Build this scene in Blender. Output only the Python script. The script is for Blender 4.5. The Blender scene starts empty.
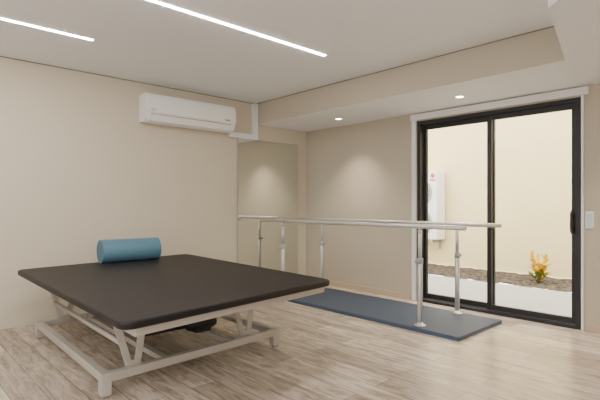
import bpy, bmesh, math, random
from mathutils import Vector, Matrix
random.seed(3)
COL = bpy.context.scene.collection

# ------------------------------------------------------------ materials
def new_mat(name):
    m = bpy.data.materials.new(name); m.use_nodes = True
    nt = m.node_tree; b = nt.nodes["Principled BSDF"]
    return m, nt, b

def pmat(name, col, rough=0.5, metal=0.0, nscale=0, namt=0.0, bump=0.0, bscale=200, spec=0.5):
    m, nt, b = new_mat(name)
    b.inputs["Roughness"].default_value = rough
    b.inputs["Metallic"].default_value = metal
    b.inputs["Specular IOR Level"].default_value = spec
    tc = nt.nodes.new("ShaderNodeTexCoord")
    if namt > 0:
        n = nt.nodes.new("ShaderNodeTexNoise"); n.inputs["Scale"].default_value = nscale
        n.inputs["Detail"].default_value = 5
        r = nt.nodes.new("ShaderNodeMix"); r.data_type = 'RGBA'
        r.inputs[6].default_value = (*[c*(1-namt) for c in col], 1)
        r.inputs[7].default_value = (*[min(1, c*(1+namt)) for c in col], 1)
        nt.links.new(tc.outputs["Object"], n.inputs["Vector"])
        nt.links.new(n.outputs["Fac"], r.inputs[0])
        nt.links.new(r.outputs[2], b.inputs["Base Color"])
    else:
        b.inputs["Base Color"].default_value = (*col, 1)
    if bump > 0:
        n2 = nt.nodes.new("ShaderNodeTexNoise"); n2.inputs["Scale"].default_value = bscale
        bp = nt.nodes.new("ShaderNodeBump"); bp.inputs["Strength"].default_value = bump
        bp.inputs["Distance"].default_value = 0.002
        nt.links.new(tc.outputs["Object"], n2.inputs["Vector"])
        nt.links.new(n2.outputs["Fac"], bp.inputs["Height"])
        nt.links.new(bp.outputs["Normal"], b.inputs["Normal"])
    return m

def emat(name, col, s):
    m, nt, b = new_mat(name)
    b.inputs["Base Color"].default_value = (*col, 1)
    b.inputs["Emission Color"].default_value = (*col, 1)
    b.inputs["Emission Strength"].default_value = s
    return m

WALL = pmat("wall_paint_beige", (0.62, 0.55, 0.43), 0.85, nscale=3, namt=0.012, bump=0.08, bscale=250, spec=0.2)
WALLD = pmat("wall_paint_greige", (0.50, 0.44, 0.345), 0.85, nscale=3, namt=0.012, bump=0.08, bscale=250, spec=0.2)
CEIL = pmat("ceiling_paint_white", (0.87, 0.875, 0.88), 0.9, nscale=3, namt=0.01, spec=0.2)
WHITE = pmat("white_plastic", (0.84, 0.83, 0.80), 0.35, nscale=4, namt=0.01)
WHITEP = pmat("white_paint_trim", (0.78, 0.78, 0.76), 0.5, nscale=4, namt=0.01)
BASEB = pmat("baseboard_beige", (0.50, 0.40, 0.29), 0.5, nscale=8, namt=0.04)
DARKLINE = pmat("shadow_gap_grey", (0.20, 0.18, 0.15), 0.8, nscale=8, namt=0.04)
ALU = pmat("anthracite_aluminium", (0.022, 0.021, 0.024), 0.45, 0.1, nscale=20, namt=0.05, spec=0.35)
ALUG = pmat("track_grey_aluminium", (0.25, 0.25, 0.26), 0.35, 0.7, nscale=20, namt=0.05)
RUB = pmat("black_rubber", (0.015, 0.015, 0.015), 0.6, nscale=20, namt=0.1)
GRUB = pmat("grey_rubber", (0.22, 0.21, 0.20), 0.6, nscale=20, namt=0.1)
VINYL = pmat("charcoal_brown_vinyl", (0.0145, 0.0115, 0.012), 0.5, nscale=5, namt=0.08, bump=0.25, bscale=450, spec=0.26)
FRAME = pmat("warm_grey_powder_coat", (0.47, 0.425, 0.37), 0.4, 0.1, nscale=10, namt=0.02)
FOAM = pmat("steel_blue_vinyl", (0.09, 0.19, 0.26), 0.5, nscale=6, namt=0.05, bump=0.15, bscale=300, spec=0.35)
FOAME = pmat("steel_blue_vinyl_end", (0.075, 0.17, 0.24), 0.55, nscale=6, namt=0.04, spec=0.3)
MATB = pmat("slate_blue_rubber", (0.038, 0.053, 0.082), 0.6, nscale=10, namt=0.08, bump=0.3, bscale=300, spec=0.35)
MATE = pmat("platform_edge_blue", (0.05, 0.085, 0.14), 0.45, nscale=10, namt=0.05)
CHROME = pmat("satin_steel", (0.56, 0.55, 0.53), 0.35, 0.55, nscale=10, namt=0.03)
RAILM = pmat("satin_rail", (0.56, 0.53, 0.49), 0.35, 0.4, nscale=10, namt=0.03)
EXT = pmat("exterior_render_cream", (0.88, 0.71, 0.37), 0.9, nscale=1.5, namt=0.03, bump=0.2, bscale=120)
SLAB = pmat("pale_concrete", (0.44, 0.42, 0.39), 0.8, nscale=6, namt=0.08, bump=0.2, bscale=80)
GREYP = pmat("grey_plastic", (0.36, 0.36, 0.36), 0.5, nscale=10, namt=0.04)
LGREY = pmat("pale_grey_plastic", (0.62, 0.62, 0.61), 0.5, nscale=10, namt=0.03)
FANG = pmat("fan_shadow_grey", (0.24, 0.24, 0.23), 0.6, nscale=10, namt=0.03)
RED = pmat("red_print", (0.65, 0.04, 0.05), 0.5, nscale=10, namt=0.04)
SWB = pmat("pale_blue_plastic", (0.55, 0.63, 0.68), 0.4, nscale=10, namt=0.03)
STEM = pmat("plant_stem", (0.22, 0.16, 0.06), 0.7, nscale=20, namt=0.2)
LEAF = pmat("yellow_leaf", (0.78, 0.50, 0.01), 0.5, nscale=14, namt=0.2)
LEAFG = pmat("green_leaf", (0.20, 0.26, 0.03), 0.5, nscale=14, namt=0.3)
LED = emat("led_diffuser", (1.0, 0.98, 0.95), 105)
LENS = emat("downlight_lens", (1.0, 0.9, 0.75), 30)

MIR, nt, b = new_mat("mirror_silver")
b.inputs["Base Color"].default_value = (0.84, 0.86, 0.80, 1)
b.inputs["Metallic"].default_value = 1; b.inputs["Roughness"].default_value = 0.01

GLASS, nt, b = new_mat("clear_glass"); nt.nodes.remove(b)
out = [n for n in nt.nodes if n.type == 'OUTPUT_MATERIAL'][0]
tr = nt.nodes.new("ShaderNodeBsdfTransparent"); tr.inputs[0].default_value = (0.97, 0.98, 0.97, 1)
gl = nt.nodes.new("ShaderNodeBsdfGlossy"); gl.inputs["Roughness"].default_value = 0.15
mx = nt.nodes.new("ShaderNodeMixShader"); mx.inputs[0].default_value = 0.015
nt.links.new(tr.outputs[0], mx.inputs[1]); nt.links.new(gl.outputs[0], mx.inputs[2])
nt.links.new(mx.outputs[0], out.inputs[0])

# wood floor
FLOOR, nt, b = new_mat("pale_oak_planks")
tc = nt.nodes.new("ShaderNodeTexCoord")
br = nt.nodes.new("ShaderNodeTexBrick")
br.offset = 0.37; br.offset_frequency = 2
br.inputs["Scale"].default_value = 1.0
br.inputs["Brick Width"].default_value = 1.25; br.inputs["Row Height"].default_value = 0.18
br.inputs["Mortar Size"].default_value = 0.0028; br.inputs["Mortar Smooth"].default_value = 0.3
br.inputs["Color1"].default_value = (0.58, 0.495, 0.415, 1)
br.inputs["Color2"].default_value = (0.38, 0.315, 0.26, 1)
br.inputs["Mortar"].default_value = (0.18, 0.145, 0.115, 1)
nt.links.new(tc.outputs["Object"], br.inputs["Vector"])
mp = nt.nodes.new("ShaderNodeMapping"); mp.inputs["Scale"].default_value = (1.5, 9, 1)
nt.links.new(tc.outputs["Object"], mp.inputs["Vector"])
gn = nt.nodes.new("ShaderNodeTexNoise"); gn.inputs["Scale"].default_value = 2.2; gn.inputs["Detail"].default_value = 9
gn.inputs["Roughness"].default_value = 0.72; gn.inputs["Distortion"].default_value = 0.9
nt.links.new(mp.outputs[0], gn.inputs["Vector"])
cr = nt.nodes.new("ShaderNodeValToRGB")
cr.color_ramp.elements[0].position = 0.36; cr.color_ramp.elements[0].color = (0.58, 0.52, 0.46, 1)
cr.color_ramp.elements[1].position = 0.59; cr.color_ramp.elements[1].color = (1.15, 1.14, 1.12, 1)
nt.links.new(gn.outputs["Fac"], cr.inputs[0])
ml = nt.nodes.new("ShaderNodeMix"); ml.data_type = 'RGBA'; ml.blend_type = 'MULTIPLY'; ml.inputs[0].default_value = 1
nt.links.new(br.outputs["Color"], ml.inputs[6]); nt.links.new(cr.outputs[0], ml.inputs[7])
nt.links.new(ml.outputs[2], b.inputs["Base Color"])
b.inputs["Roughness"].default_value = 0.27
b.inputs["Specular IOR Level"].default_value = 0.5
bp = nt.nodes.new("ShaderNodeBump"); bp.inputs["Strength"].default_value = 0.12; bp.inputs["Distance"].default_value = 0.002
nt.links.new(gn.outputs["Fac"], bp.inputs["Height"]); nt.links.new(bp.outputs[0], b.inputs["Normal"])

# gravel
GRAV, nt, b = new_mat("brown_gravel")
tc = nt.nodes.new("ShaderNodeTexCoord")
vo = nt.nodes.new("ShaderNodeTexVoronoi"); vo.inputs["Scale"].default_value = 22
nt.links.new(tc.outputs["Object"], vo.inputs["Vector"])
cr = nt.nodes.new("ShaderNodeValToRGB")
cr.color_ramp.elements[0].color = (0.022, 0.015, 0.009, 1); cr.color_ramp.elements[1].color = (0.14, 0.105, 0.07, 1)
sp = nt.nodes.new("ShaderNodeSeparateColor"); nt.links.new(vo.outputs["Color"], sp.inputs[0])
nt.links.new(sp.outputs[0], cr.inputs[0]); nt.links.new(cr.outputs[0], b.inputs["Base Color"])
b.inputs["Roughness"].default_value = 0.9
bp = nt.nodes.new("ShaderNodeBump"); bp.inputs["Strength"].default_value = 1; bp.inputs["Distance"].default_value = 0.02
bp.invert = True
nt.links.new(vo.outputs["Distance"], bp.inputs["Height"]); nt.links.new(bp.outputs[0], b.inputs["Normal"])

# ------------------------------------------------------------ geometry helpers
def add_box(bm, lo, hi, mi=0):
    g = bmesh.ops.create_cube(bm, size=1.0)
    lo, hi = Vector(lo), Vector(hi)
    for v in g["verts"]:
        v.co = Vector([lo[i] + (v.co[i] + .5) * (hi[i] - lo[i]) for i in range(3)])
    for f in {f for v in g["verts"] for f in v.link_faces}: f.material_index = mi
    return g["verts"]

def frame_of(p, q, up=Vector((0, 0, 1))):
    d = (q - p).normalized()
    if abs(d.dot(up)) > 0.99: up = Vector((0, 1, 0))
    s = d.cross(up).normalized(); u = s.cross(d).normalized()
    return d, s, u

def add_beam(bm, p, q, w, h, ext=0.0):
    p, q = Vector(p), Vector(q); d, s, u = frame_of(p, q)
    p = p - d * ext; q = q + d * ext
    vs = []
    for e in (p, q):
        for a, c in ((-1, -1), (1, -1), (1, 1), (-1, 1)):
            vs.append(bm.verts.new(e + s * a * w / 2 + u * c * h / 2))
    for f in ((0, 3, 2, 1), (4, 5, 6, 7), (0, 1, 5, 4), (1, 2, 6, 5), (2, 3, 7, 6), (3, 0, 4, 7)):
        bm.faces.new([vs[i] for i in f])
    bmesh.ops.recalc_face_normals(bm, faces=bm.faces[:])

def add_rev(bm, p, q, prof, n=24, mi=0, cap_mi=None):
    p, q = Vector(p), Vector(q); d, s, u = frame_of(p, q)
    rings = []
    for t, r in prof:
        rings.append([bm.verts.new(p + d * t + (s * math.cos(2*math.pi*i/n) + u * math.sin(2*math.pi*i/n)) * r) for i in range(n)])
    fs = []
    for a, c in zip(rings[:-1], rings[1:]):
        for i in range(n):
            f = bm.faces.new((a[i], a[(i+1) % n], c[(i+1) % n], c[i])); f.smooth = True; fs.append(f)
    caps = [bm.faces.new(list(reversed(rings[0]))), bm.faces.new(rings[-1])]
    for f in fs: f.material_index = mi
    for f in caps: f.material_index = mi if cap_mi is None else cap_mi
    bmesh.ops.recalc_face_normals(bm, faces=fs + caps)

def add_cyl(bm, p, q, r, n=24, mi=0, b=0.0):
    L = (Vector(q) - Vector(p)).length
    pr = [(0, r), (L, r)] if b == 0 else [(0, r-b), (b, r), (L-b, r), (L, r-b)]
    add_rev(bm, p, q, pr, n, mi)

def finish(bm, name, mats, parent=None, origin=(0, 0, 0), bevel=0.0, **props):
    o = Vector(origin)
    for v in bm.verts: v.co -= o
    me = bpy.data.meshes.new(name); bm.to_mesh(me); bm.free()
    for m in (mats if isinstance(mats, (list, tuple)) else [mats]): me.materials.append(m)
    ob = bpy.data.objects.new(name, me); COL.objects.link(ob)
    if parent is not None: ob.parent = parent
    else: ob.location = o
    if bevel > 0:
        md = ob.modifiers.new("bevel", 'BEVEL'); md.width = bevel; md.segments = 3; md.limit_method = 'ANGLE'
        md.angle_limit = math.radians(40)
    for k, v in props.items(): ob[k] = v
    return ob

def empty(name, loc, **props):
    e = bpy.data.objects.new(name, None); e.empty_display_size = 0.1; e.location = loc
    COL.objects.link(e)
    for k, v in props.items(): e[k] = v
    return e

def boxes(name, lst, mats, **kw):
    bm = bmesh.new()
    for it in lst: add_box(bm, it[0], it[1], it[2] if len(it) > 2 else 0)
    return finish(bm, name, mats, **kw)

# ------------------------------------------------------------ dimensions
CZ, SZ, SY = 2.617, 2.322, -0.98
X1, Y0 = 6.6, -7.2
DX0, DX1, DZ = 2.0, 3.79, 2.22
S = "structure"

boxes("floor", [((-0.2, Y0, -0.1), (X1, 0.0, 0.0)), ((DX0, 0.0, -0.1), (DX1, 0.2, -0.0005))], FLOOR, kind=S)
boxes("ceiling", [((-0.2, Y0-0.2, CZ), (X1+0.2, 0.2, CZ+0.2))], CEIL, kind=S)
boxes("wall_left", [((-0.2, Y0, 0), (0, 0.2, CZ))], WALL, kind=S)
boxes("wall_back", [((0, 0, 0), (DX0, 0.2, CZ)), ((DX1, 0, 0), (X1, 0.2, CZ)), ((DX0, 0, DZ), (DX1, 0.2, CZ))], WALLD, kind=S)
WZ0, WZ1 = 0.7, 2.3  # height of the openings added in the unseen walls for fill light
boxes("wall_right", [((X1, Y0, 0), (X1+0.2, 0.2, WZ0)), ((X1, Y0, WZ1), (X1+0.2, 0.2, CZ)),
                     ((X1, Y0, WZ0), (X1+0.2, -5.6, WZ1)), ((X1, -4.0, WZ0), (X1+0.2, 0.2, WZ1))], WALL, kind=S)
boxes("wall_front", [((-0.2, Y0-0.2, 0), (X1+0.2, Y0, WZ0)), ((-0.2, Y0-0.2, WZ1), (X1+0.2, Y0, CZ)),
                     ((-0.2, Y0-0.2, WZ0), (2.4, Y0, WZ1)), ((5.0, Y0-0.2, WZ0), (X1+0.2, Y0, WZ1))], WALL, kind=S)
boxes("added_fill_window_1", [((X1+0.08, y, WZ0), (X1+0.14, y+0.06, WZ1)) for y in (-5.6, -4.83, -4.06)] +  # unseen window added in the right wall to let in sky fill
      [((X1+0.08, -5.6, WZ0), (X1+0.14, -4.0, WZ0+.06)), ((X1+0.08, -5.6, WZ1-.06), (X1+0.14, -4.0, WZ1))], ALU, kind=S)
boxes("added_fill_window_2", [((x, Y0-.14, WZ0), (x+.06, Y0-.08, WZ1)) for x in (2.4, 3.67, 4.94)] +  # second added window, behind the camera, brightens the room with sky light
      [((2.4, Y0-.14, WZ0), (5.0, Y0-.08, WZ0+.06)), ((2.4, Y0-.14, WZ1-.06), (5.0, Y0-.08, WZ1))], ALU, kind=S)
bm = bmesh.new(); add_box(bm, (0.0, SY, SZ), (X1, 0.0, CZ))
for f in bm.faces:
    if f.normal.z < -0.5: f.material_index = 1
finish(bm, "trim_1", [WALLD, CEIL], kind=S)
bm = bmesh.new()
pl = [(3.955, SY), (4.209, -2.11), (4.55, -2.42), (X1, -3.6), (X1, SY)]
lo = [bm.verts.new((x, y, SZ)) for x, y in pl]; hi = [bm.verts.new((x, y, CZ)) for x, y in pl]
bm.faces.new(lo); bm.faces.new(hi)
for i in range(5): bm.faces.new((lo[i], lo[(i+1) % 5], hi[(i+1) % 5], hi[i]))
bmesh.ops.recalc_face_normals(bm, faces=bm.faces[:])
finish(bm, "trim_2", CEIL, kind=S)
boxes("gap_shade_strip", [((0.0, Y0, CZ-0.010), (0.004, SY, CZ-0.001)), ((0.0, SY-0.004, CZ-0.010), (3.98, SY, CZ-0.001))], DARKLINE, kind=S)  # dark strip on the surface, painting the shade of the ceiling gap
boxes("baseboard_left", [((0, Y0, 0), (0.012, -0.0, 0.07))], WALL, bevel=0.003, kind=S)
boxes("baseboard_back", [((0.012, -0.014, 0), (1.90, 0, 0.07)), ((3.83, -0.014, 0), (X1, 0, 0.07))], BASEB, bevel=0.003, kind=S)
boxes("trim_4", [((1.91, -0.03, DZ+0.016), (3.86, 0, DZ+0.088)), ((1.925, -0.02, 0.0), (1.985, 0, DZ+0.016)),
                 ((3.795, -0.015, 0.0), (3.818, 0, DZ+0.016))], WHITEP, bevel=0.004, kind=S)

# ------------------------------------------------------------ sliding door
door = empty("door_1", ((DX0+DX1)/2, 0.05, 0), kind=S)
DO = door.location
T = 0.045
boxes("frame", [((DX0, -0.012, 0), (DX0+T, 0.13, DZ)), ((DX1-T, -0.012, 0), (DX1, 0.13, DZ)),
                ((DX0+T, -0.012, DZ-T), (DX1-T, 0.13, DZ)), ((DX0+T, -0.012, 0), (DX1-T, 0.13, 0.03))],
      ALU, parent=door, origin=DO, bevel=0.003)
boxes("track", [((DX0+T, 0.03, 0.03), (DX1-T, 0.038, 0.042)), ((DX0+T, 0.085, 0.03), (DX1-T, 0.093, 0.042))], ALUG, parent=door, origin=DO)
MIDX = 2.90
def panel(x0, x1, y0, handle):
    z0, z1, st = 0.042, DZ-T+0.005, 0.048
    y1 = y0 + 0.04
    p = boxes("sliding_panel", [((x0, y0, z0), (x0+st, y1, z1)), ((x1-st, y0, z0), (x1, y1, z1)),
               ((x0+st, y0, z1-0.06), (x1-st, y1, z1)), ((x0+st, y0, z0), (x1-st, y1, z0+0.055))],
              ALU, parent=door, origin=DO, bevel=0.003)
    boxes("glass", [((x0+st, y0+0.015, z0+0.055), (x1-st, y0+0.021, z1-0.06))], GLASS, parent=p, origin=DO)
    if handle:
        bm = bmesh.new()
        hx = x1 - st/2 - 0.012
        add_box(bm, (hx-0.012, y0-0.055, 0.93), (hx+0.012, y0-0.04, 1.12))
        add_box(bm, (hx-0.009, y0-0.04, 0.95), (hx+0.009, y0, 0.97))
        add_box(bm, (hx-0.009, y0-0.04, 1.08), (hx+0.009, y0, 1.10))
        add_box(bm, (hx-0.018, y0-0.006, 0.91), (hx+0.018, y0, 1.14))
        finish(bm, "handle", RUB, parent=p, origin=DO, bevel=0.003)
panel(DX0+T-0.01, MIDX+0.025, 0.07, False)
panel(MIDX-0.03, DX1-T+0.01, 0.015, True)

# ------------------------------------------------------------ outside
boxes("patio_slab", [((-3, 0.2, -0.12), (8, 2.14, -0.03))], SLAB, kind=S, label="pale concrete patio paving outside the sliding door", category="paving")
bm = bmesh.new()
nx, ny = 110, 16
vs = [[bm.verts.new((-2.98 + 10.96*i/nx, 2.14 + 1.28*j/ny, -0.035 + random.uniform(-.012, .022))) for j in range(ny+1)] for i in range(nx+1)]
for i in range(nx):
    for j in range(ny): bm.faces.new((vs[i][j], vs[i+1][j], vs[i+1][j+1], vs[i][j+1]))
finish(bm, "gravel_bed", GRAV, kind="stuff", label="strip of brown gravel along the cream patio wall", category="gravel")
boxes("wall_outside", [((-3.2, 3.43, -0.2), (8.2, 3.65, 3.9))], EXT, kind=S)
boxes("wall_patio", [((-3.2, 0.2, -0.2), (-3.0, 3.43, 3.9))], EXT, kind=S)
boxes("wall_garden", [((8, 0.2, -0.2), (8.2, 3.43, 3.9))], EXT, kind=S)

# outdoor condenser
cx0, cx1, cy0, cy1 = -0.40, 0.46, 3.08, 3.40
FX = 0.08
con = empty("outdoor_condenser", (0.03, 3.25, 0.48), label="white outdoor air conditioning unit with round fans on patio wall", category="air conditioner")
CO = con.location
boxes("casing", [((cx0, cy0, 0.50), (cx1, cy1, 1.84))], WHITE, parent=con, origin=CO, bevel=0.015)
for zc in (0.83, 1.42):
    bm = bmesh.new()
    for r in (0.05, 0.10, 0.15, 0.20, 0.25, 0.28):
        for i in range(32):
            a0, a1 = 2*math.pi*i/32, 2*math.pi*(i+1)/32
            add_beam(bm, (FX+r*math.cos(a0), cy0-0.012, zc+r*math.sin(a0)), (FX+r*math.cos(a1), cy0-0.012, zc+r*math.sin(a1)), 0.007, 0.007)
    for k in range(8):
        a = math.pi*k/8
        add_beam(bm, (FX-0.28*math.cos(a), cy0-0.008, zc-0.28*math.sin(a)), (FX+0.28*math.cos(a), cy0-0.008, zc+0.28*math.sin(a)), 0.007, 0.007)
    finish(bm, "fan_grille", LGREY, parent=con, origin=CO, label="pale wire fan guard")
    bm = bmesh.new(); add_cyl(bm, (FX, cy0-0.003, zc), (FX, cy0+0.002, zc), 0.28, 40)
    finish(bm, "fan_opening", FANG, parent=con, origin=CO, label="dark round fan opening")
bm = bmesh.new(); add_cyl(bm, (0.37, cy0-0.004, 1.755), (0.37, cy0, 1.755), 0.045, 24)
add_box(bm, (0.31, cy0-0.004, 1.655), (0.43, cy0, 1.685))
finish(bm, "badge", RED, parent=con, origin=CO, label="red round badge")
for bx in (-0.2, 0.32):
    boxes("wall_bracket", [((bx, cy0, 0.44), (bx+.04, 3.43, 0.50)), ((bx, 3.39, 0.3), (bx+.04, 3.43, 0.45))], GREYP, parent=con, origin=CO)

# plant
pp = Vector((2.47, 2.65, -0.035))
pl = empty("garden_plant", pp, label="small shrub with yellow and green leaves in the gravel strip", category="plant")
bm = bmesh.new()
tips = []
for k in range(10):
    a = k*0.95; q = pp + Vector((math.cos(a)*.12, math.sin(a)*.10, 0.14+0.09*(k % 4)))
    add_rev(bm, pp, q, [(0, .009), ((q-pp).length, .004)], 8); tips.append(q)
finish(bm, "stem", STEM, parent=pl, origin=pp)
def leaves(n, name, mat, zmin, zmax, L):
    bm = bmesh.new()
    for k in range(n):
        t = random.choice(tips); f = random.uniform(zmin, zmax)
        base = pp + (t - pp) * f
        az = random.uniform(0, 2*math.pi); el = random.uniform(0.35, 1.45)
        d = Vector((math.cos(az)*math.cos(el), math.sin(az)*math.cos(el), math.sin(el)))
        s = d.cross(Vector((0, 0, 1))).normalized(); u = s.cross(d)
        l = L*random.uniform(.7, 1.2); prev = None
        for j in range(6):
            tt = j/5; w = 0.028*math.sin(math.pi*min(1, tt*.92+.06))
            c = base + d*l*tt - Vector((0, 0, 1))*0.03*tt*tt
            row = (bm.verts.new(c - s*w + u*w*.4), bm.verts.new(c), bm.verts.new(c + s*w + u*w*.4))
            if prev:
                bm.faces.new((prev[0], prev[1], row[1], row[0])); bm.faces.new((prev[1], prev[2], row[2], row[1]))
            prev = row
    finish(bm, name, mat, parent=pl, origin=pp, kind="stuff")
leaves(84, "leaf", LEAF, .45, 1.0, .17)
leaves(34, "lower_leaf", LEAFG, .15, .8, .15)

# ------------------------------------------------------------ mirror
mo = (0.012, -0.75, 0.075)
mir = empty("wall_mirror", mo, label="tall rectangular mirror fixed to the beige wall", category="mirror")
boxes("mirror_glass", [((0.012, -1.299, 0.079), (0.018, -0.194, 2.096))], MIR, parent=mir, origin=mo)
boxes("polished_edge", [((0.012, -1.303, 0.075), (0.019, -1.299, 2.10)), ((0.012, -0.194, 0.075), (0.019, -0.19, 2.10)),
                ((0.012, -1.299, 2.096), (0.019, -0.194, 2.10)), ((0.012, -1.299, 0.075), (0.019, -0.194, 0.079))], GREYP, parent=mir, origin=mo)

# ------------------------------------------------------------ wall AC
AY0, AY1, AZ0, AZ1 = -2.68, -1.47, 2.14, 2.47
ac = empty("wall_air_conditioner", (0.0, (AY0+AY1)/2, AZ0), label="white split air conditioner mounted high on the wall", category="air conditioner")
AO = ac.location
def extr(name, prof, y0, y1, mat, bevel, parent, o, **k):
    bm = bmesh.new()
    a = [bm.verts.new((x, y0, z+.02)) for x, z in prof]; c = [bm.verts.new((x, y1, z+.02)) for x, z in prof]
    bm.faces.new(a); bm.faces.new(c); n = len(prof)
    for i in range(n): bm.faces.new((a[i], a[(i+1) % n], c[(i+1) % n], c[i]))
    bmesh.ops.recalc_face_normals(bm, faces=bm.faces[:])
    return finish(bm, name, mat, parent=parent, origin=o, bevel=bevel, **k)
extr("body", [(0.002, 2.125), (0.002, 2.45), (0.17, 2.45), (0.19, 2.43), (0.196, 2.40), (0.196, 2.20), (0.175, 2.15), (0.13, 2.12)], AY0, AY1, WHITE, 0.006, ac, AO)
extr("front_panel", [(0.19, 2.222), (0.19, 2.435), (0.205, 2.43), (0.218, 2.38), (0.222, 2.30), (0.216, 2.222)], AY0+0.004, AY1-0.004, WHITE, 0.005, ac, AO)
extr("air_outlet", [(0.10, 2.118), (0.17, 2.146), (0.199, 2.205), (0.197, 2.214), (0.10, 2.14)], AY0+0.06, AY1-0.06, GREYP, 0, ac, AO, label="grey air outlet slot")
extr("louver", [(0.12, 2.112), (0.178, 2.135), (0.209, 2.201), (0.205, 2.203), (0.173, 2.142), (0.12, 2.120)], AY0+0.065, AY1-0.065, WHITE, 0.001, ac, AO)
boxes("indicator_display", [((0.219, AY1-0.17, 2.265), (0.2225, AY1-0.09, 2.285))], GREYP, parent=ac, origin=AO)
boxes("sticker", [((0.219, AY0+0.05, 2.26), (0.2225, AY0+0.11, 2.295))], SWB, parent=ac, origin=AO)
boxes("pipe_trunking", [((0.0, -1.468, 2.095), (0.07, -0.99, 2.165)), ((0.0, -1.06, 2.165), (0.07, -0.99, 2.60))], WHITEP,
      origin=(0, -1.2, 2.095), bevel=0.005, label="off-white painted pipe trunking beside the air conditioner", category="pipe cover")

# ------------------------------------------------------------ LED strips & downlights
def led(x, y0, y1):
    o = (x, (y0+y1)/2, CZ)
    e = empty("led_strip_light", o, label="slim recessed linear LED light in the white ceiling", category="ceiling light", group="linear ceiling lights")
    boxes("housing", [((x-0.021, y0-0.006, CZ-0.003), (x-0.017, y1+0.006, CZ)), ((x+0.017, y0-0.006, CZ-0.003), (x+0.021, y1+0.006, CZ)),
                      ((x-0.017, y1, CZ-0.003), (x+0.017, y1+.006, CZ)), ((x-0.017, y0-.006, CZ-0.003), (x+0.017, y0, CZ))], WHITEP, parent=e, origin=o)
    boxes("diffuser", [((x-0.017, y0, CZ-0.005), (x+0.017, y1, CZ))], LED, parent=e, origin=o)
led(1.05, -6.4, -3.55)
led(2.13, -4.70, -1.79)
led(4.2, -6.9, -4.3)  # unseen strip added behind the camera to brighten the room
led(5.6, -6.9, -4.3)  # another added out-of-view strip, for fill light
def downlight(x, y):
    o = (x, y, SZ)
    e = empty("recessed_downlight", o, label="small round recessed downlight in the soffit, switched on", category="ceiling light", group="soffit downlights")
    bm = bmesh.new(); n = 32
    for r0, r1, z0, z1 in ((0.038, 0.052, -0.006, 0.0), ):
        rings = [[bm.verts.new((x+r*math.cos(2*math.pi*i/n), y+r*math.sin(2*math.pi*i/n), SZ+z)) for i in range(n)] for r, z in ((r0, 0), (r0, z0), (r1-.003, z0), (r1, z1))]
        for a, c in zip(rings[:-1], rings[1:]):
            for i in range(n): bm.faces.new((a[i], a[(i+1) % n], c[(i+1) % n], c[i]))
    bmesh.ops.recalc_face_normals(bm, faces=bm.faces[:])
    finish(bm, "trim_ring", WHITE, parent=e, origin=o)
    bm = bmesh.new(); add_cyl(bm, (x, y, SZ-0.003), (x, y, SZ), 0.038, 32)
    finish(bm, "lens", LENS, parent=e, origin=o)
    l = bpy.data.lights.new("downlight_bulb", 'SPOT'); l.energy = 105; l.spot_size = math.radians(100); l.spot_blend = 0.9
    l.shadow_soft_size = 0.03; l.color = (1, 0.89, 0.72)
    lo = bpy.data.objects.new("downlight_bulb", l); COL.objects.link(lo); lo.parent = e; lo.location = (0, 0, -0.012)
downlight(1.10, -0.46)
downlight(2.80, -0.46)
downlight(4.60, -0.46)

# ------------------------------------------------------------ wall switch
sw = empty("wall_switch", (3.865, 0, 1.05), label="small white switch plate on the beige wall beside the sliding door", category="light switch")
boxes("plate", [((3.83, -0.009, 0.97), (3.90, 0, 1.13))], WHITE, parent=sw, origin=sw.location, bevel=0.003)
boxes("rocker", [((3.84, -0.014, 1.05), (3.89, -0.009, 1.11))], SWB, parent=sw, origin=sw.location, bevel=0.002)
boxes("rocker", [((3.84, -0.014, 0.985), (3.89, -0.009, 1.04))], SWB, parent=sw, origin=sw.location, bevel=0.002)

# ------------------------------------------------------------ parallel bars
po = Vector((1.72, -0.75, 0.0))
pb = empty("parallel_bars", po, label="parallel walking bars with steel posts on a slate blue platform", category="parallel bars")
bm = bmesh.new(); add_box(bm, (0.28, -1.20, 0), (3.18, -0.32, 0.036))
for f in bm.faces:
    if f.normal.z < .5: f.material_index = 1
finish(bm, "platform", [MATB, MATE], parent=pb, origin=po, bevel=0.004, label="slate blue rubber-covered platform")
HZ = 0.985
def post(x, y, sgn, zc):
    bm = bmesh.new()
    add_cyl(bm, (x, y, 0.036), (x, y, zc), 0.025, 24, b=0.002)
    p = finish(bm, "post", CHROME, parent=pb, origin=po)
    bm = bmesh.new(); add_rev(bm, (x, y, 0.036), (x, y, 0.066), [(0, 0.055), (0.006, 0.055), (0.010, 0.032), (0.03, 0.028)], 28)
    finish(bm, "base_flange", CHROME, parent=p, origin=po)
    bm = bmesh.new(); add_cyl(bm, (x, y, zc-0.01), (x, y, HZ-0.045), 0.019, 20)
    finish(bm, "inner_tube", CHROME, parent=p, origin=po)
    bm = bmesh.new(); add_cyl(bm, (x, y, zc-0.035), (x, y, zc+0.02), 0.030, 24, b=0.004)
    add_cyl(bm, (x, y+sgn*0.028, zc-0.008), (x, y+sgn*0.050, zc-0.008), 0.007, 12)
    add_cyl(bm, (x, y+sgn*0.050, zc-0.008), (x, y+sgn*0.072, zc-0.008), 0.016, 16, b=0.003)
    finish(bm, "clamp_knob", GREYP, parent=p, origin=po, label="grey height clamp with knob")
    bm = bmesh.new()
    add_rev(bm, (x, y, HZ-0.06), (x, y, HZ-0.015), [(0, .022), (.02, .022), (.03, .012), (.045, .012)], 20)
    add_box(bm, (x-0.035, y-0.012, HZ-0.024), (x+0.035, y+0.012, HZ-0.016))
    finish(bm, "rail_bracket", CHROME, parent=p, origin=po)
for x in (0.72, 2.73):
    post(x, -1.10, -1, 0.66); post(x, -0.38, 1, 0.66)
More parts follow.
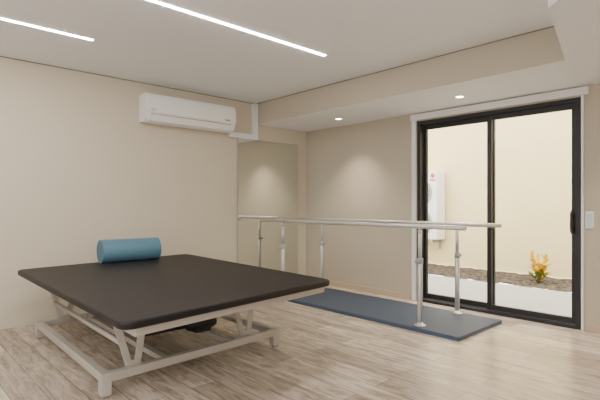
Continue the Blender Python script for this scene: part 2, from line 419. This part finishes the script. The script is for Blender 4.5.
for y in (-1.10, -0.38):
    bm = bmesh.new()
    add_rev(bm, (0.25, y, HZ), (3.2, y, HZ), [(0, .006), (.003, .015), (.010, .0215), (2.94, .0215), (2.947, .015), (2.95, .006)], 24)
    finish(bm, "handrail", RAILM, parent=pb, origin=po, label="long satin metal handrail")

# ------------------------------------------------------------ treatment table
Lc, Fc, Rc, Bc = Vector((.33, -3.98, 0)), Vector((2.87, -4.02, 0)), Vector((2.68, -2.27, 0)), Vector((.17, -2.16, 0))
cen = (Lc+Fc+Rc+Bc)/4
tb = empty("treatment_table", (cen.x, cen.y, 0), label="wide physiotherapy table, near-black padded vinyl top, grey steel frame", category="treatment table")
TO = tb.location.copy()
def bil(s, t, z):
    p = Lc*(1-s)*(1-t) + Fc*s*(1-t) + Rc*s*t + Bc*(1-s)*t
    return Vector((p.x, p.y, z))
def inset_corners(d):
    c = [Lc, Fc, Rc, Bc]; r = []
    for i in range(4):
        p = c[i]; a = (c[i-1]-p).normalized(); b_ = (c[(i+1) % 4]-p).normalized()
        r.append(p + (a+b_)*d)
    return r
def ring(bm, d, z, R=0.08, n=8):
    c = inset_corners(d); out = []
    for i in range(4):
        p = c[i]; a = p + (c[i-1]-p).normalized()*R; b_ = p + (c[(i+1) % 4]-p).normalized()*R
        for k in range(n+1):
            t = k/n; q = a*(1-t)**2 + p*2*t*(1-t) + b_*t*t
            out.append(bm.verts.new((q.x, q.y, z)))
    return out
def slab(name, levels, mat, R=0.08, **k):
    bm = bmesh.new(); prev = None
    for d, z in levels:
        r = ring(bm, d, z, R)
        if prev:
            n = len(r)
            for i in range(n):
                f = bm.faces.new((prev[i], prev[(i+1) % n], r[(i+1) % n], r[i])); f.smooth = True
        else: bm.faces.new(r)
        prev = r
    bm.faces.new(prev)
    bmesh.ops.recalc_face_normals(bm, faces=bm.faces[:])
    return finish(bm, name, mat, parent=tb, origin=TO, **k)
slab("padded_top", [(0.03, .553), (0.006, .556), (0.0, .562), (0.0, .590), (0.003, .596), (0.008, .599), (0.015, .600)], VINYL, label="near-black padded vinyl top")
UZ = 0.527
bm = bmesh.new()
e0, e1, g0, g1 = .05, .972, .06, .962
cs = [bil(e0, g0, UZ), bil(e1, g0, UZ), bil(e1, g1, UZ), bil(e0, g1, UZ)]
for i in range(4): add_beam(bm, cs[i], cs[(i+1) % 4], .035, .052, .017)
ic = [Vector((.62, -3.80, .475)), Vector((2.20, -3.83, .475)), Vector((2.14, -2.50, .475)), Vector((.55, -2.48, .475))]
for i in range(4): add_beam(bm, ic[i], ic[(i+1) % 4], .04, .045, .02)
for s in (.35, .65): add_beam(bm, bil(s, g0, UZ), bil(s, g1, UZ), .035, .04)
finish(bm, "upper_frame", FRAME, parent=tb, origin=TO, bevel=.004, label="warm grey steel upper frame")
BZ = 0.12
bc = [Vector((.572, -3.843, BZ)), Vector((2.248, -3.882, BZ)), Vector((2.18, -2.452, BZ)), Vector((.50, -2.43, BZ))]
bm = bmesh.new()
for i in range(4): add_beam(bm, bc[i], bc[(i+1) % 4], .05, .055)
for t in (.30, .70):
    add_beam(bm, bc[0].lerp(bc[3], t), bc[1].lerp(bc[2], t), .04, .04)
finish(bm, "base_frame", FRAME, parent=tb, origin=TO, bevel=.004, label="warm grey steel base frame")
for c in bc:
    bm = bmesh.new(); add_box(bm, (c.x-.032, c.y-.032, 0.012), (c.x+.032, c.y+.032, BZ+.032))
    lg = finish(bm, "leg", FRAME, parent=tb, origin=TO, bevel=.005)
    bm = bmesh.new(); add_cyl(bm, (c.x, c.y, 0), (c.x, c.y, .012), .028, 20, b=.003)
    finish(bm, "rubber_foot", GRUB, parent=lg, origin=TO)
def link(bm, p, q, w=.045, th=.018):
    add_beam(bm, p, q, th, w, .012)
for side in (0, 1):
    for t in (.14, .80):
        base = (bc[1].lerp(bc[2], t) if side else bc[0].lerp(bc[3], t)); base = base.copy(); base.z = BZ+.03
        off = -.045 if side else .045
        bm = bmesh.new()
        b0 = base + Vector((off, 0, 0)); top = .475-BZ-.03
        add_beam(bm, b0+Vector((0, -.045, .0)), b0+Vector((0, .045, .0)), .03, .05)
        link(bm, b0+Vector((0, -.03, .0)), b0+Vector((0, -.12, top)))
        link(bm, b0+Vector((0, .03, .0)), b0+Vector((0, .08, top)))
        # pivot bolts
        sg = 1 if side else -1
        for yy, zz in ((-.03, 0.0), (.03, 0.0), (-.11, top-.02), (.078, top-.02)):
            c0 = b0 + Vector((0, yy, zz)); add_cyl(bm, c0 - Vector((.02, 0, 0)), c0 + Vector((.02, 0, 0)), .013, 14)
        finish(bm, "lifting_link", FRAME, parent=tb, origin=TO, bevel=.002, label="warm grey steel lifting arm pair")
for t in (.14, .80):
    bm = bmesh.new()
    a = bc[0].lerp(bc[3], t).copy(); b_ = bc[1].lerp(bc[2], t).copy()
    a.z = b_.z = .30
    add_cyl(bm, a+Vector((.04, -.08, 0)), b_+Vector((-.04, -.08, 0)), .018, 20)
    finish(bm, "torsion_bar", FRAME, parent=tb, origin=TO)
for y in (-3.45, -2.85):
    bm = bmesh.new()
    add_beam(bm, Vector((.70, y, .16)), Vector((1.45, y, .46)), .03, .04, .01)
    finish(bm, "diagonal_strut", FRAME, parent=tb, origin=TO, bevel=.003)
bm = bmesh.new()
p, q = (1.79, -3.07, .205), (1.79, -2.79, .205)
add_rev(bm, p, q, [(0, .025), (.01, .038), (.03, .05), (.24, .05), (.27, .04), (.28, .025)], 28)
add_cyl(bm, (1.79, -3.45, .205), (1.79, -3.07, .205), .018, 16)
add_box(bm, (1.75, -3.00, .14), (1.83, -2.86, .20))
finish(bm, "electric_actuator", RUB, parent=tb, origin=TO, label="black electric lifting motor")

# ------------------------------------------------------------ bolster
bo = Vector((0.41, -2.96, 0.600))
bs = empty("foam_bolster", bo, label="steel blue vinyl cylindrical bolster lying on the treatment table", category="bolster")
R = 0.118
ax = Vector((0.05, 1, 0)).normalized()
p = bo + Vector((0, 0, R)) - ax*.30; q = bo + Vector((0, 0, R)) + ax*.30
bm = bmesh.new()
Lb = .60
add_rev(bm, p, q, [(0, R-.012), (.003, R-.005), (.009, R-.001), (.014, R), (Lb-.014, R), (Lb-.009, R-.001), (Lb-.003, R-.005), (Lb, R-.012)], 56, 0, 1)
finish(bm, "cover", [FOAM, FOAME], parent=bs, origin=bo)
for e in (p+ax*.005, q-ax*.005):
    bm = bmesh.new()
    d, s, u = frame_of(p, q); n = 48
    for i in range(n):
        a0, a1 = 2*math.pi*i/n, 2*math.pi*(i+1)/n
        add_beam(bm, e+(s*math.cos(a0)+u*math.sin(a0))*(R-.004), e+(s*math.cos(a1)+u*math.sin(a1))*(R-.004), .007, .007)
    finish(bm, "seam_piping", FOAM, parent=bs, origin=bo)

# ------------------------------------------------------------ world & camera
w = bpy.data.worlds.new("sky"); bpy.context.scene.world = w; w.use_nodes = True
bg = w.node_tree.nodes["Background"]; bg.inputs[0].default_value = (0.98, 0.985, 1.0, 1); bg.inputs[1].default_value = 7.5

cam = bpy.data.cameras.new("camera"); co = bpy.data.objects.new("camera", cam); COL.objects.link(co)
cam.sensor_width = 36; cam.lens = 458/600*36; cam.shift_y = 4/600
co.location = (5.158, -4.937, 1.2); co.rotation_euler = (math.radians(90), 0, math.radians(47.0))
cam.clip_start = 0.05
bpy.context.scene.camera = co
